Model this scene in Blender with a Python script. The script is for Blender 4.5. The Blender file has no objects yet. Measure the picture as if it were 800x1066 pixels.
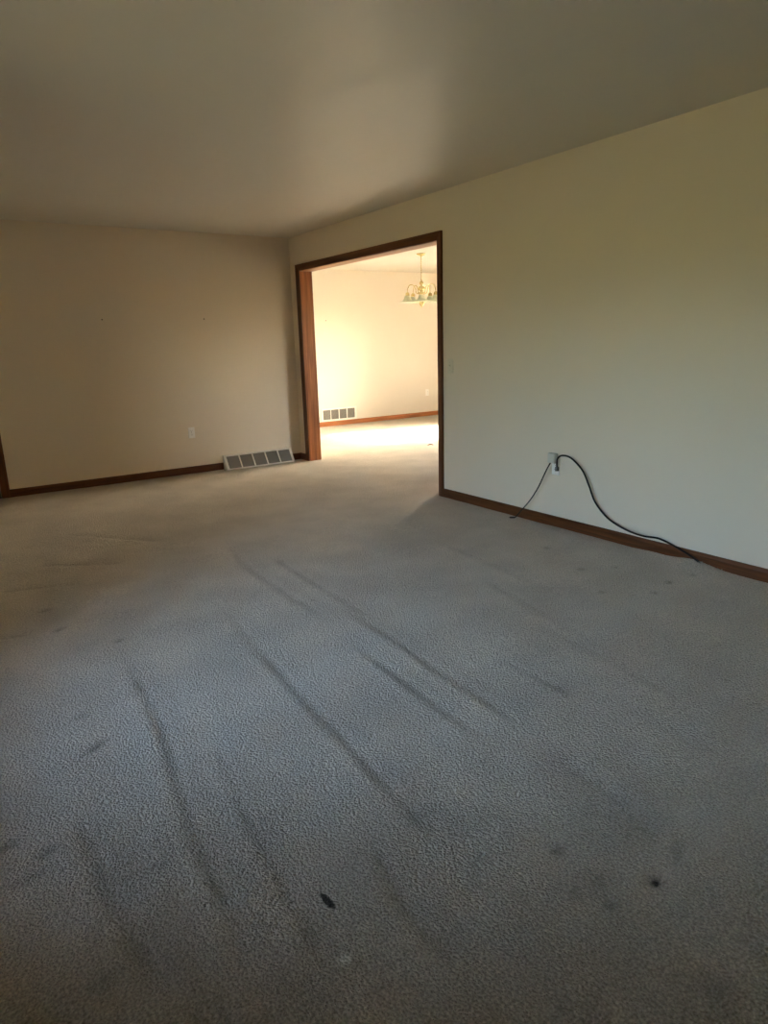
import bpy, bmesh, math, random
import numpy as np
from mathutils import Vector, Matrix, noise

random.seed(7)
np.random.seed(7)
scene = bpy.context.scene
COL = scene.collection

# ------------------------------------------------------------------ camera
# world frame: the corner of the far wall (y = 0) and the right wall (x = 0) is the
# origin, the living room lies at x < 0, y < 0, the dining room at x > 0.
CAM_F = 699.15                                   # focal length in pixels of an 800 x 1066 frame
cam_data = bpy.data.cameras.new('camera')
cam_data.sensor_fit = 'VERTICAL'
cam_data.sensor_height = 36.0
cam_data.sensor_width = 27.0
cam_data.lens = 36.0 * CAM_F / 1066.0
cam_data.clip_start = 0.02
cam_data.clip_end = 300
cam = bpy.data.objects.new('camera', cam_data)
COL.objects.link(cam)
c_r = Vector((0.82589486, -0.56309132, -0.02873751))
c_u = Vector((0.16103019, 0.18672597, 0.9691247))
c_f = Vector((0.54033967, 0.80502272, -0.24489072))
mw = Matrix((c_r, c_u, -c_f)).transposed().to_4x4()
mw.translation = (-3.588, -7.063, 1.3077)
cam.matrix_world = mw
scene.camera = cam

# ------------------------------------------------------------------ light
SUN_EL = math.radians(30.6)
SUN_DIR = Vector((0.981 * math.cos(SUN_EL), -0.194 * math.cos(SUN_EL), math.sin(SUN_EL))).normalized()
world = bpy.data.worlds.new('World')
scene.world = world
world.use_nodes = True
wn = world.node_tree
wn.nodes.clear()
w_out = wn.nodes.new('ShaderNodeOutputWorld')
w_bg = wn.nodes.new('ShaderNodeBackground')
w_sky = wn.nodes.new('ShaderNodeTexSky')
w_sky.sky_type = 'NISHITA'
w_sky.sun_disc = False
w_sky.sun_elevation = SUN_EL
w_sky.sun_rotation = math.atan2(SUN_DIR.x, SUN_DIR.y)
w_sky.air_density = 1.0
w_sky.dust_density = 5.0
w_sky.ozone_density = 0.1
w_bg.inputs['Strength'].default_value = 0.9
wn.links.new(w_sky.outputs[0], w_bg.inputs['Color'])
wn.links.new(w_bg.outputs[0], w_out.inputs['Surface'])

sun_data = bpy.data.lights.new('sun', 'SUN')
sun_data.energy = 6.0
sun_data.color = (1.0, 0.99, 0.98)
sun_data.angle = math.radians(0.53)
sun = bpy.data.objects.new('sun', sun_data)
COL.objects.link(sun)
sun.rotation_euler = SUN_DIR.to_track_quat('Z', 'Y').to_euler()
sun.location = (12, -3, 8)

scene.view_settings.view_transform = 'Standard'
scene.view_settings.look = 'None'
scene.view_settings.gamma = 1.0
scene.view_settings.exposure = 2.45
scene.view_settings.use_curve_mapping = False
try:
    scene.cycles.max_bounces = 16
    scene.cycles.diffuse_bounces = 12
    scene.cycles.glossy_bounces = 4
    scene.cycles.transparent_max_bounces = 12
    scene.cycles.caustics_reflective = False
    scene.cycles.caustics_refractive = False
    scene.cycles.use_denoising = True
    scene.cycles.sample_clamp_indirect = 0.0
except Exception:
    pass

# dimensions (metres)
H = 2.44
XL = -4.35          # left wall of the living room
YF = -9.60          # wall behind the camera
XD = 4.50           # far side wall of the dining room (patio door)
YD = 2.583          # far wall of the dining room
YDF = -4.00         # near wall of the dining room
TW = 0.145          # thickness of the wall with the cased opening
OP_Y0, OP_Y1, OP_Z = -2.590, -0.214, 2.078      # clear opening
PD_Y0, PD_Y1, PD_Z = -0.43, 1.07, 2.05          # patio door rough opening
WN_Y0, WN_Y1, WN_Z0, WN_Z1 = -5.45, -4.00, 0.45, 2.06   # living room window
DW_X0, DW_X1, DW_Z0, DW_Z1 = 1.65, 3.05, 1.10, 2.12       # dining room bay window in the near wall
HL_X0, HL_X1, HL_Z = -3.96, -3.125, 2.03        # hall doorway in the far wall

# ------------------------------------------------------------------ helpers
def tag(o, label=None, cat=None, group=None, kind=None):
    if label: o['label'] = label
    if cat: o['category'] = cat
    if group: o['group'] = group
    if kind: o['kind'] = kind
    return o

def empty(name, loc, rot=(0, 0, 0)):
    o = bpy.data.objects.new(name, None)
    o.empty_display_size = 0.05
    COL.objects.link(o)
    o.location = loc
    o.rotation_euler = rot
    return o

def link_mesh(name, me, mat, parent=None, smooth=False):
    o = bpy.data.objects.new(name, me)
    COL.objects.link(o)
    if mat is not None:
        me.materials.append(mat)
    if smooth:
        me.polygons.foreach_set('use_smooth', [True] * len(me.polygons))
    if parent is not None:
        o.parent = parent
    return o

def obj(name, bm, mat, parent=None, smooth=False, auto=None):
    bmesh.ops.recalc_face_normals(bm, faces=bm.faces)
    me = bpy.data.meshes.new(name)
    bm.to_mesh(me)
    bm.free()
    o = link_mesh(name, me, mat, parent, smooth)
    if auto is not None:
        try:
            me.set_sharp_from_angle(angle=math.radians(auto))
        except Exception:
            pass
    return o

def box(bm, lo, hi, bevel=0.0, seg=2):
    x0, y0, z0 = [min(a, b) for a, b in zip(lo, hi)]
    x1, y1, z1 = [max(a, b) for a, b in zip(lo, hi)]
    vs = [bm.verts.new(v) for v in ((x0, y0, z0), (x1, y0, z0), (x1, y1, z0), (x0, y1, z0),
                                    (x0, y0, z1), (x1, y0, z1), (x1, y1, z1), (x0, y1, z1))]
    fs = [bm.faces.new([vs[i] for i in f]) for f in
          ((0, 3, 2, 1), (4, 5, 6, 7), (0, 1, 5, 4), (1, 2, 6, 5), (2, 3, 7, 6), (3, 0, 4, 7))]
    if bevel > 0:
        es = set()
        for f in fs:
            es.update(f.edges)
        bmesh.ops.bevel(bm, geom=list(es), offset=bevel, segments=seg, affect='EDGES', profile=0.5)
    return vs

def bbox_obj(name, lo, hi, mat, parent=None, bevel=0.0, seg=2):
    bm = bmesh.new()
    box(bm, lo, hi, bevel, seg)
    return obj(name, bm, mat, parent)

def prism(bm, prof, axis, a, b):
    """extrude a 2D profile (list of pairs) along an axis from a to b"""
    def P(u, v, t):
        return {'x': (t, u, v), 'y': (u, t, v), 'z': (u, v, t)}[axis]
    va = [bm.verts.new(P(u, v, a)) for u, v in prof]
    vb = [bm.verts.new(P(u, v, b)) for u, v in prof]
    n = len(prof)
    bm.faces.new(va)
    bm.faces.new(list(reversed(vb)))
    for i in range(n):
        j = (i + 1) % n
        bm.faces.new((va[i], vb[i], vb[j], va[j]))

def lathe(bm, prof, n=24, center=(0, 0, 0), closed=False):
    cx, cy, cz = center
    rings = []
    for r, z in prof:
        if r < 1e-6:
            rings.append([bm.verts.new((cx, cy, cz + z))])
        else:
            rings.append([bm.verts.new((cx + r * math.cos(2 * math.pi * k / n),
                                        cy + r * math.sin(2 * math.pi * k / n), cz + z)) for k in range(n)])
    pairs = list(zip(rings[:-1], rings[1:]))
    if closed:
        pairs.append((rings[-1], rings[0]))
    for A, B in pairs:
        for k in range(n):
            j = (k + 1) % n
            if len(A) == 1 and len(B) == 1:
                continue
            if len(A) == 1:
                bm.faces.new((A[0], B[j], B[k]))
            elif len(B) == 1:
                bm.faces.new((A[k], A[j], B[0]))
            else:
                bm.faces.new((A[k], A[j], B[j], B[k]))

def catmull(pts, step=6):
    P = [Vector(p) for p in pts]
    P = [P[0] * 2 - P[1]] + P + [P[-1] * 2 - P[-2]]
    out = []
    for i in range(1, len(P) - 2):
        p0, p1, p2, p3 = P[i - 1], P[i], P[i + 1], P[i + 2]
        for k in range(step):
            t = k / step
            out.append(0.5 * ((2 * p1) + (p2 - p0) * t + (2 * p0 - 5 * p1 + 4 * p2 - p3) * t * t
                              + (3 * p1 - p0 - 3 * p2 + p3) * t ** 3))
    out.append(P[-2].copy())
    return out

def tube(bm, pts, rad, n=10, closed=False):
    pts = [Vector(p) for p in pts]
    m = len(pts)
    rads = rad if isinstance(rad, (list, tuple)) else [rad] * m
    tans = []
    for i in range(m):
        a = pts[(i - 1) % m] if (closed or i > 0) else pts[i]
        b = pts[(i + 1) % m] if (closed or i < m - 1) else pts[i]
        tans.append((b - a).normalized())
    t0 = tans[0]
    nrm = t0.orthogonal().normalized()
    rings = []
    for i in range(m):
        t = tans[i]
        nrm = (nrm - t * nrm.dot(t))
        nrm = nrm.normalized() if nrm.length > 1e-6 else t.orthogonal().normalized()
        bn = t.cross(nrm)
        rings.append([bm.verts.new(pts[i] + (nrm * math.cos(2 * math.pi * k / n) + bn * math.sin(2 * math.pi * k / n)) * rads[i])
                      for k in range(n)])
    rng = range(m if closed else m - 1)
    for i in rng:
        A, B = rings[i], rings[(i + 1) % m]
        for k in range(n):
            j = (k + 1) % n
            bm.faces.new((A[k], A[j], B[j], B[k]))
    if not closed:
        bm.faces.new(list(reversed(rings[0])))
        bm.faces.new(rings[-1])

# ------------------------------------------------------------------ materials
def new_mat(name):
    m = bpy.data.materials.new(name)
    m.use_nodes = True
    nt = m.node_tree
    return m, nt, nt.nodes['Principled BSDF']

def N(nt, kind, **kw):
    n = nt.nodes.new(kind)
    for k, v in kw.items():
        setattr(n, k, v)
    return n

def mat_plain(name, col, rough=0.5, metal=0.0, spec=0.5, bump=None):
    m, nt, b = new_mat(name)
    tc = N(nt, 'ShaderNodeTexCoord')
    no = N(nt, 'ShaderNodeTexNoise')
    no.inputs['Scale'].default_value = 9.0
    no.inputs['Detail'].default_value = 4.0
    nt.links.new(tc.outputs['Object'], no.inputs['Vector'])
    mx = N(nt, 'ShaderNodeMix', data_type='RGBA')
    mx.inputs[6].default_value = (col[0] * .95, col[1] * .95, col[2] * .95, 1)
    mx.inputs[7].default_value = (min(1, col[0] * 1.05), min(1, col[1] * 1.05), min(1, col[2] * 1.05), 1)
    nt.links.new(no.outputs['Fac'], mx.inputs[0])
    nt.links.new(mx.outputs[2], b.inputs['Base Color'])
    b.inputs['Roughness'].default_value = rough
    b.inputs['Metallic'].default_value = metal
    b.inputs['Specular IOR Level'].default_value = spec
    if bump:
        n2 = N(nt, 'ShaderNodeTexNoise')
        n2.inputs['Scale'].default_value = bump[0]
        n2.inputs['Detail'].default_value = 3.0
        bp = N(nt, 'ShaderNodeBump')
        bp.inputs['Strength'].default_value = bump[1]
        bp.inputs['Distance'].default_value = 0.002
        nt.links.new(tc.outputs['Object'], n2.inputs['Vector'])
        nt.links.new(n2.outputs['Fac'], bp.inputs['Height'])
        nt.links.new(bp.outputs[0], b.inputs['Normal'])
    return m

def mat_wood(name, axis, c_dark, c_light, rough=0.40):
    """oak trim, grain running along axis (0, 1 or 2)"""
    m, nt, b = new_mat(name)
    tc = N(nt, 'ShaderNodeTexCoord')
    mp = N(nt, 'ShaderNodeMapping')
    sc = [34.0, 34.0, 34.0]
    sc[axis] = 1.3
    mp.inputs['Scale'].default_value = sc
    nt.links.new(tc.outputs['Object'], mp.inputs['Vector'])
    n1 = N(nt, 'ShaderNodeTexNoise')
    n1.inputs['Scale'].default_value = 1.0
    n1.inputs['Detail'].default_value = 7.0
    n1.inputs['Roughness'].default_value = 0.62
    n1.inputs['Distortion'].default_value = 0.6
    nt.links.new(mp.outputs[0], n1.inputs['Vector'])
    mp2 = N(nt, 'ShaderNodeMapping')
    sc2 = [160.0, 160.0, 160.0]
    sc2[axis] = 4.0
    mp2.inputs['Scale'].default_value = sc2
    nt.links.new(tc.outputs['Object'], mp2.inputs['Vector'])
    n2 = N(nt, 'ShaderNodeTexNoise')
    n2.inputs['Scale'].default_value = 1.0
    n2.inputs['Detail'].default_value = 2.0
    nt.links.new(mp2.outputs[0], n2.inputs['Vector'])
    ad = N(nt, 'ShaderNodeMath', operation='MULTIPLY_ADD')
    ad.inputs[1].default_value = 0.45
    nt.links.new(n2.outputs['Fac'], ad.inputs[0])
    nt.links.new(n1.outputs['Fac'], ad.inputs[2])
    rp = N(nt, 'ShaderNodeValToRGB')
    rp.color_ramp.elements[0].position = 0.48
    rp.color_ramp.elements[0].color = (*c_dark, 1)
    rp.color_ramp.elements[1].position = 0.92
    rp.color_ramp.elements[1].color = (*c_light, 1)
    nt.links.new(ad.outputs[0], rp.inputs[0])
    nt.links.new(rp.outputs[0], b.inputs['Base Color'])
    b.inputs['Roughness'].default_value = rough
    b.inputs['Specular IOR Level'].default_value = 0.35
    bp = N(nt, 'ShaderNodeBump')
    bp.inputs['Strength'].default_value = 0.15
    bp.inputs['Distance'].default_value = 0.001
    nt.links.new(ad.outputs[0], bp.inputs['Height'])
    nt.links.new(bp.outputs[0], b.inputs['Normal'])
    return m

def mat_wall(name, col):
    m, nt, b = new_mat(name)
    tc = N(nt, 'ShaderNodeTexCoord')
    n1 = N(nt, 'ShaderNodeTexNoise')
    n1.inputs['Scale'].default_value = 1.4
    n1.inputs['Detail'].default_value = 4.0
    mx = N(nt, 'ShaderNodeMix', data_type='RGBA')
    mx.inputs[6].default_value = (col[0] * .965, col[1] * .965, col[2] * .955, 1)
    mx.inputs[7].default_value = (col[0] * 1.03, col[1] * 1.03, col[2] * 1.03, 1)
    n2 = N(nt, 'ShaderNodeTexNoise')
    n2.inputs['Scale'].default_value = 220.0
    n2.inputs['Detail'].default_value = 2.0
    bp = N(nt, 'ShaderNodeBump')
    bp.inputs['Strength'].default_value = 0.12
    bp.inputs['Distance'].default_value = 0.001
    for n in (n1, n2):
        nt.links.new(tc.outputs['Object'], n.inputs['Vector'])
    nt.links.new(n1.outputs['Fac'], mx.inputs[0])
    nt.links.new(mx.outputs[2], b.inputs['Base Color'])
    nt.links.new(n2.outputs['Fac'], bp.inputs['Height'])
    nt.links.new(bp.outputs[0], b.inputs['Normal'])
    b.inputs['Roughness'].default_value = 0.55
    b.inputs['Specular IOR Level'].default_value = 0.3
    return m

def mat_ceiling(name, col):
    """satin ceiling paint with roller lap marks running along the room"""
    m, nt, b = new_mat(name)
    tc = N(nt, 'ShaderNodeTexCoord')
    mp = N(nt, 'ShaderNodeMapping')
    mp.inputs['Scale'].default_value = (4.0, 0.7, 1.0)
    n1 = N(nt, 'ShaderNodeTexNoise')
    n1.inputs['Scale'].default_value = 1.0
    n1.inputs['Detail'].default_value = 5.0
    n1.inputs['Roughness'].default_value = 0.65
    mr = N(nt, 'ShaderNodeMapRange')
    mr.inputs['From Min'].default_value = 0.40
    mr.inputs['From Max'].default_value = 0.60
    mr.inputs['To Min'].default_value = CEIL_R0
    mr.inputs['To Max'].default_value = CEIL_R1
    mx = N(nt, 'ShaderNodeMix', data_type='RGBA')
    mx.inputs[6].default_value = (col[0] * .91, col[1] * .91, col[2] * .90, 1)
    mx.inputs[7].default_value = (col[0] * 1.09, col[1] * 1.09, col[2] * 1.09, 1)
    nt.links.new(tc.outputs['Object'], mp.inputs['Vector'])
    nt.links.new(mp.outputs[0], n1.inputs['Vector'])
    nt.links.new(n1.outputs['Fac'], mr.inputs['Value'])
    nt.links.new(mr.outputs[0], b.inputs['Roughness'])
    nt.links.new(n1.outputs['Fac'], mx.inputs[0])
    nt.links.new(mx.outputs[2], b.inputs['Base Color'])
    b.inputs['Specular IOR Level'].default_value = 0.7
    return m

def mat_glass(name):
    """clear window pane: transmits straight through, reflects by Fresnel"""
    m = bpy.data.materials.new(name)
    m.use_nodes = True
    nt = m.node_tree
    nt.nodes.clear()
    out = N(nt, 'ShaderNodeOutputMaterial')
    tr = N(nt, 'ShaderNodeBsdfTransparent')
    tr.inputs[0].default_value = (0.97, 0.985, 0.975, 1)
    gl = N(nt, 'ShaderNodeBsdfGlossy')
    gl.inputs['Roughness'].default_value = 0.02
    fr = N(nt, 'ShaderNodeFresnel')
    fr.inputs['IOR'].default_value = 1.45
    mx = N(nt, 'ShaderNodeMixShader')
    nt.links.new(fr.outputs[0], mx.inputs[0])
    nt.links.new(tr.outputs[0], mx.inputs[1])
    nt.links.new(gl.outputs[0], mx.inputs[2])
    nt.links.new(mx.outputs[0], out.inputs[0])
    return m

CEIL_R0, CEIL_R1 = 0.40, 0.54
WALL_C = (0.78, 0.71, 0.595)
M_WALL = mat_wall('wall_paint_cream', WALL_C)
M_WALLD = mat_wall('wall_paint_cream_lit', (0.78, 0.73, 0.655))  # same cream made paler, dining room brightness put into the colour
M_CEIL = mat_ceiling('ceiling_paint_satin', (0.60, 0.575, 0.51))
OAK_D, OAK_L = (0.050, 0.016, 0.005), (0.165, 0.056, 0.018)
OAKL_D, OAKL_L = (0.190, 0.060, 0.017), (0.560, 0.200, 0.060)     # lit copy of the oak: dining room light painted into the colour
M_WX = mat_wood('oak_trim_x', 0, OAK_D, OAK_L)
M_WY = mat_wood('oak_trim_y', 1, OAK_D, OAK_L)
M_WZ = mat_wood('oak_trim_z', 2, OAK_D, OAK_L)
M_WXL = mat_wood('oak_trim_lit_x', 0, OAKL_D, OAKL_L)
M_WYL = mat_wood('oak_trim_lit_y', 1, OAKL_D, OAKL_L)
M_WZL = mat_wood('oak_trim_lit_z', 2, OAKL_D, OAKL_L)
M_WHITE = mat_plain('white_enamel', (0.86, 0.84, 0.78), 0.35)
M_LOUV = mat_plain('grey_louver', (0.25, 0.24, 0.21), 0.6)
M_DUCT = mat_plain('duct_dark', (0.02, 0.02, 0.02), 0.8)
M_IVORY = mat_plain('ivory_plastic', (0.70, 0.66, 0.55), 0.35)
M_PLAST = mat_plain('white_plastic', (0.90, 0.90, 0.87), 0.3)
M_ADAPT = mat_plain('grey_white_plastic', (0.62, 0.63, 0.57), 0.35)
M_SLOT = mat_plain('slot_dark', (0.02, 0.018, 0.015), 0.7)
M_BLACK = mat_plain('black_rubber', (0.008, 0.008, 0.008), 0.5, spec=0.3)
M_PLUG = mat_plain('dark_grey_plug', (0.16, 0.17, 0.18), 0.5)
M_STEEL = mat_plain('steel', (0.45, 0.44, 0.42), 0.35, 1.0)
M_NAIL = mat_plain('nail_dark', (0.10, 0.08, 0.06), 0.5, 0.6)
M_BRASS = mat_plain('brass', (0.62, 0.53, 0.27), 0.25, 1.0)
M_VINYL = mat_plain('white_vinyl', (0.78, 0.78, 0.76), 0.4)
M_GLASS = mat_glass('window_glass')
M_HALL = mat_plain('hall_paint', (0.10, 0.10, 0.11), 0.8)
M_LEAF = mat_plain('dry_leaf', (0.16, 0.06, 0.03), 0.8)
M_GRASS = mat_plain('lawn', (0.28, 0.235, 0.13), 0.95, bump=(40, 0.6))
M_CONC = mat_plain('concrete', (0.52, 0.49, 0.44), 0.9, bump=(60, 0.3))
M_SKYBLOCK = mat_plain('sky_blocker_green', (0.075, 0.085, 0.035), 0.9, bump=(30, 1.0))
M_FIBRE = mat_plain('carpet_fibre', (0.50, 0.46, 0.40), 0.95)

# frosted, milky lamp shade glass: light passes through it diffusely
M_SHADE, nt, b = new_mat('frosted_shade_glass')
tc = N(nt, 'ShaderNodeTexCoord')
no = N(nt, 'ShaderNodeTexNoise')
no.inputs['Scale'].default_value = 25.0
rp = N(nt, 'ShaderNodeValToRGB')
rp.color_ramp.elements[0].color = (0.58, 0.62, 0.50, 1)
rp.color_ramp.elements[1].color = (0.74, 0.77, 0.65, 1)
nt.links.new(tc.outputs['Object'], no.inputs['Vector'])
nt.links.new(no.outputs['Fac'], rp.inputs[0])
nt.links.new(rp.outputs[0], b.inputs['Base Color'])
b.inputs['Roughness'].default_value = 0.3
tl = N(nt, 'ShaderNodeBsdfTranslucent')
nt.links.new(rp.outputs[0], tl.inputs['Color'])
mxs = N(nt, 'ShaderNodeMixShader')
mxs.inputs[0].default_value = 0.35
nt.links.new(b.outputs[0], mxs.inputs[1])
nt.links.new(tl.outputs[0], mxs.inputs[2])
nt.links.new(mxs.outputs[0], nt.nodes['Material Output'].inputs['Surface'])

# carpet: cut pile, colour speckle, bump, wear read from mesh attributes, a few marks
def floor_pt(x, y):
    return (x, y, 0.0)

M_CARPET, nt, b = new_mat('carpet_beige_pile')
L = nt.links
geo = N(nt, 'ShaderNodeNewGeometry')
pos = geo.outputs['Position']
n1 = N(nt, 'ShaderNodeTexNoise')
n1.inputs['Scale'].default_value = 150.0
n1.inputs['Detail'].default_value = 3.0
n1.inputs['Roughness'].default_value = 0.6
n2 = N(nt, 'ShaderNodeTexNoise')
n2.inputs['Scale'].default_value = 3.2
n2.inputs['Detail'].default_value = 5.0
vo = N(nt, 'ShaderNodeTexVoronoi', feature='SMOOTH_F1')
vo.inputs['Scale'].default_value = 135.0
vo.inputs['Smoothness'].default_value = 0.4
# tufts lean and twist: distort the voronoi lookup a little
n3 = N(nt, 'ShaderNodeTexNoise')
n3.inputs['Scale'].default_value = 45.0
n3.inputs['Detail'].default_value = 2.0
vm = N(nt, 'ShaderNodeVectorMath', operation='MULTIPLY_ADD')
vm.inputs[1].default_value = (0.016, 0.016, 0.016)
for n in (n1, n2, n3):
    L.new(pos, n.inputs['Vector'])
L.new(n3.outputs['Color'], vm.inputs[0])
L.new(pos, vm.inputs[2])
L.new(vm.outputs[0], vo.inputs['Vector'])
cr = N(nt, 'ShaderNodeValToRGB')
cr.color_ramp.elements[0].position = 0.30
cr.color_ramp.elements[0].color = (0.335, 0.302, 0.256, 1)
cr.color_ramp.elements[1].position = 0.72
cr.color_ramp.elements[1].color = (0.770, 0.700, 0.605, 1)
L.new(n1.outputs['Fac'], cr.inputs[0])
# broad soiling
r2 = N(nt, 'ShaderNodeMapRange')
r2.inputs['From Min'].default_value = 0.35
r2.inputs['From Max'].default_value = 0.65
r2.inputs['To Min'].default_value = 0.90
r2.inputs['To Max'].default_value = 1.05
L.new(n2.outputs['Fac'], r2.inputs['Value'])
mul = N(nt, 'ShaderNodeMix', data_type='RGBA', blend_type='MULTIPLY')
mul.inputs[0].default_value = 1.0
L.new(cr.outputs[0], mul.inputs[6])
L.new(r2.outputs[0], mul.inputs[7])
at = N(nt, 'ShaderNodeAttribute', attribute_name='wear')       # crushed pile in the tracks and divots
wr = N(nt, 'ShaderNodeMapRange')
wr.inputs['To Min'].default_value = 1.0
wr.inputs['To Max'].default_value = 0.42
L.new(at.outputs['Fac'], wr.inputs['Value'])
mul2 = N(nt, 'ShaderNodeMix', data_type='RGBA', blend_type='MULTIPLY')
mul2.inputs[0].default_value = 1.0
L.new(mul.outputs[2], mul2.inputs[6])
L.new(wr.outputs[0], mul2.inputs[7])
col_sock = mul2.outputs[2]
def mark(col_sock, x, y, ang, lx, ly, colour, strength, soft=0.5):
    mp = N(nt, 'ShaderNodeMapping', vector_type='TEXTURE')
    mp.inputs['Location'].default_value = (x, y, 0)
    mp.inputs['Rotation'].default_value = (0, 0, ang)
    mp.inputs['Scale'].default_value = (lx, ly, 10.0)
    L.new(pos, mp.inputs['Vector'])
    ln = N(nt, 'ShaderNodeVectorMath', operation='LENGTH')
    L.new(mp.outputs[0], ln.inputs[0])
    ad = N(nt, 'ShaderNodeMath', operation='MULTIPLY_ADD')
    ad.inputs[1].default_value = 0.9
    L.new(n1.outputs['Fac'], ad.inputs[0])
    L.new(ln.outputs['Value'], ad.inputs[2])
    mr = N(nt, 'ShaderNodeMapRange')
    mr.inputs['From Min'].default_value = 1.45 - soft
    mr.inputs['From Max'].default_value = 1.45
    mr.inputs['To Min'].default_value = strength
    mr.inputs['To Max'].default_value = 0.0
    L.new(ad.outputs[0], mr.inputs['Value'])
    mx = N(nt, 'ShaderNodeMix', data_type='RGBA')
    mx.inputs[7].default_value = (*colour, 1)
    L.new(mr.outputs[0], mx.inputs[0])
    L.new(col_sock, mx.inputs[6])
    return mx.outputs[2]
MARKS = [
    (-2.974, -5.852, -1.50, 0.038, 0.011, (0.012, 0.011, 0.010), 0.97, 0.35),   # scorched streak
    (-3.021, -6.012, 0.2, 0.022, 0.019, (0.80, 0.78, 0.70), 0.85, 0.8),      # pale bleached spot
    (-2.284, -6.276, 0.3, 0.016, 0.013, (0.006, 0.006, 0.006), 0.97, 0.6),   # little hole, the shade inside it painted near-black
]
for mk in MARKS:
    col_sock = mark(col_sock, *mk)
L.new(col_sock, b.inputs['Base Color'])
b.inputs['Roughness'].default_value = 1.0
b.inputs['Specular IOR Level'].default_value = 0.1
b.inputs['Sheen Tint'].default_value = (0.95, 0.86, 0.72, 1)
b.inputs['Sheen Weight'].default_value = 0.15
b.inputs['Sheen Roughness'].default_value = 0.6
hs = N(nt, 'ShaderNodeMath', operation='MULTIPLY_ADD')
hs.inputs[1].default_value = 0.6
L.new(n1.outputs['Fac'], hs.inputs[0])
inv = N(nt, 'ShaderNodeMath', operation='SUBTRACT')
inv.inputs[0].default_value = 1.0
L.new(vo.outputs['Distance'], inv.inputs[1])
L.new(inv.outputs[0], hs.inputs[2])
bp = N(nt, 'ShaderNodeBump')
bp.inputs['Strength'].default_value = 0.9
bp.inputs['Distance'].default_value = 0.010
L.new(hs.outputs[0], bp.inputs['Height'])
L.new(bp.outputs[0], b.inputs['Normal'])

# ------------------------------------------------------------------ the setting
def struct(name, bm, mat, label, parent=None):
    o = obj(name, bm, mat, parent)
    if parent is None:
        tag(o, label, kind='structure')
    return o

def wall_with_hole(name, axis, plane0, plane1, u0, u1, z0, z1, holes, mat, label):
    """wall slab between two planes on axis, spanning u0..u1, with rectangular holes (ua, ub, za, zb)"""
    bm = bmesh.new()
    us = sorted({u0, u1, *[h[0] for h in holes], *[h[1] for h in holes]})
    zs = sorted({z0, z1, *[h[2] for h in holes], *[h[3] for h in holes]})
    def solid(i, j):
        if i < 0 or j < 0 or i >= len(us) - 1 or j >= len(zs) - 1:
            return False
        uc, zc = (us[i] + us[i + 1]) / 2, (zs[j] + zs[j + 1]) / 2
        return not any(h[0] < uc < h[1] and h[2] < zc < h[3] for h in holes)
    cache = {}
    def V(p, u, z):
        k = (p, u, z)
        if k not in cache:
            cache[k] = bm.verts.new((p, u, z) if axis == 'x' else (u, p, z))
        return cache[k]
    for i in range(len(us) - 1):
        for j in range(len(zs) - 1):
            if not solid(i, j):
                continue
            ua, ub, za, zb = us[i], us[i + 1], zs[j], zs[j + 1]
            for p in (plane0, plane1):
                bm.faces.new((V(p, ua, za), V(p, ub, za), V(p, ub, zb), V(p, ua, zb)))
            for (di, dj, e) in ((-1, 0, ((ua, za), (ua, zb))), (1, 0, ((ub, za), (ub, zb))),
                                (0, -1, ((ua, za), (ub, za))), (0, 1, ((ua, zb), (ub, zb)))):
                if not solid(i + di, j + dj):
                    (a, bq), (c, d) = e
                    bm.faces.new((V(plane0, a, bq), V(plane0, c, d), V(plane1, c, d), V(plane1, a, bq)))
    return struct(name, bm, mat, label)

TO = 0.16
JT = 0.019      # jamb board thickness
wall_with_hole('wall_back', 'y', 0.0, 0.12, XL, 0.0, -0.05, H,
               [(HL_X0 - JT, HL_X1 + JT, -0.05, HL_Z + JT)], M_WALL, 'cream painted far wall of the living room')
wall_with_hole('wall_right', 'x', 0.0, TW, YF - TO, YD, -0.05, H,
               [(OP_Y0 - JT, OP_Y1 + JT, -0.05, OP_Z + JT)], M_WALL, 'cream painted right wall with the wide cased opening')
wall_with_hole('wall_left', 'x', XL - TO, XL, YF - TO, 2.0, -0.05, H,
               [(WN_Y0, WN_Y1, WN_Z0, WN_Z1)], M_WALL, 'cream painted wall with the living room window')
wall_with_hole('wall_front', 'y', YF - TO, YF, XL, 0.0, -0.05, H, [], M_WALL, 'cream painted wall behind the camera')
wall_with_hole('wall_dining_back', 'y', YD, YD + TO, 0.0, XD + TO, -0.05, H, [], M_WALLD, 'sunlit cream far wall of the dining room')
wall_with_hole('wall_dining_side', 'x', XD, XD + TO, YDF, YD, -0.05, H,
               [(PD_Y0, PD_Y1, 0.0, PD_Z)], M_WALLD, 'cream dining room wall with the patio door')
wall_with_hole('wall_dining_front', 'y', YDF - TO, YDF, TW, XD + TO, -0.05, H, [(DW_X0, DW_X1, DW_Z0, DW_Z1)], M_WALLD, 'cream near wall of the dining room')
# unlit hall behind the doorway at the far left
wall_with_hole('wall_hall', 'x', -2.75, -2.69, 0.12, 2.0, -0.05, H, [], M_HALL, 'dark side wall of the unlit hall')
wall_with_hole('wall_hall_end', 'y', 2.0, 2.06, XL - TO, -2.69, -0.05, H, [], M_HALL, 'dark end wall of the unlit hall')

bm = bmesh.new(); box(bm, (XL - TO, YF - TO, H), (TW / 2, 2.06, H + 0.18))
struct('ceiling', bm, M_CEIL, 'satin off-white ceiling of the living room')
bm = bmesh.new(); box(bm, (TW / 2, YDF - TO, H), (XD + TO, YD + TO, H + 0.18))
struct('ceiling_dining', bm, M_CEIL, 'off-white ceiling of the dining room')

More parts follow.
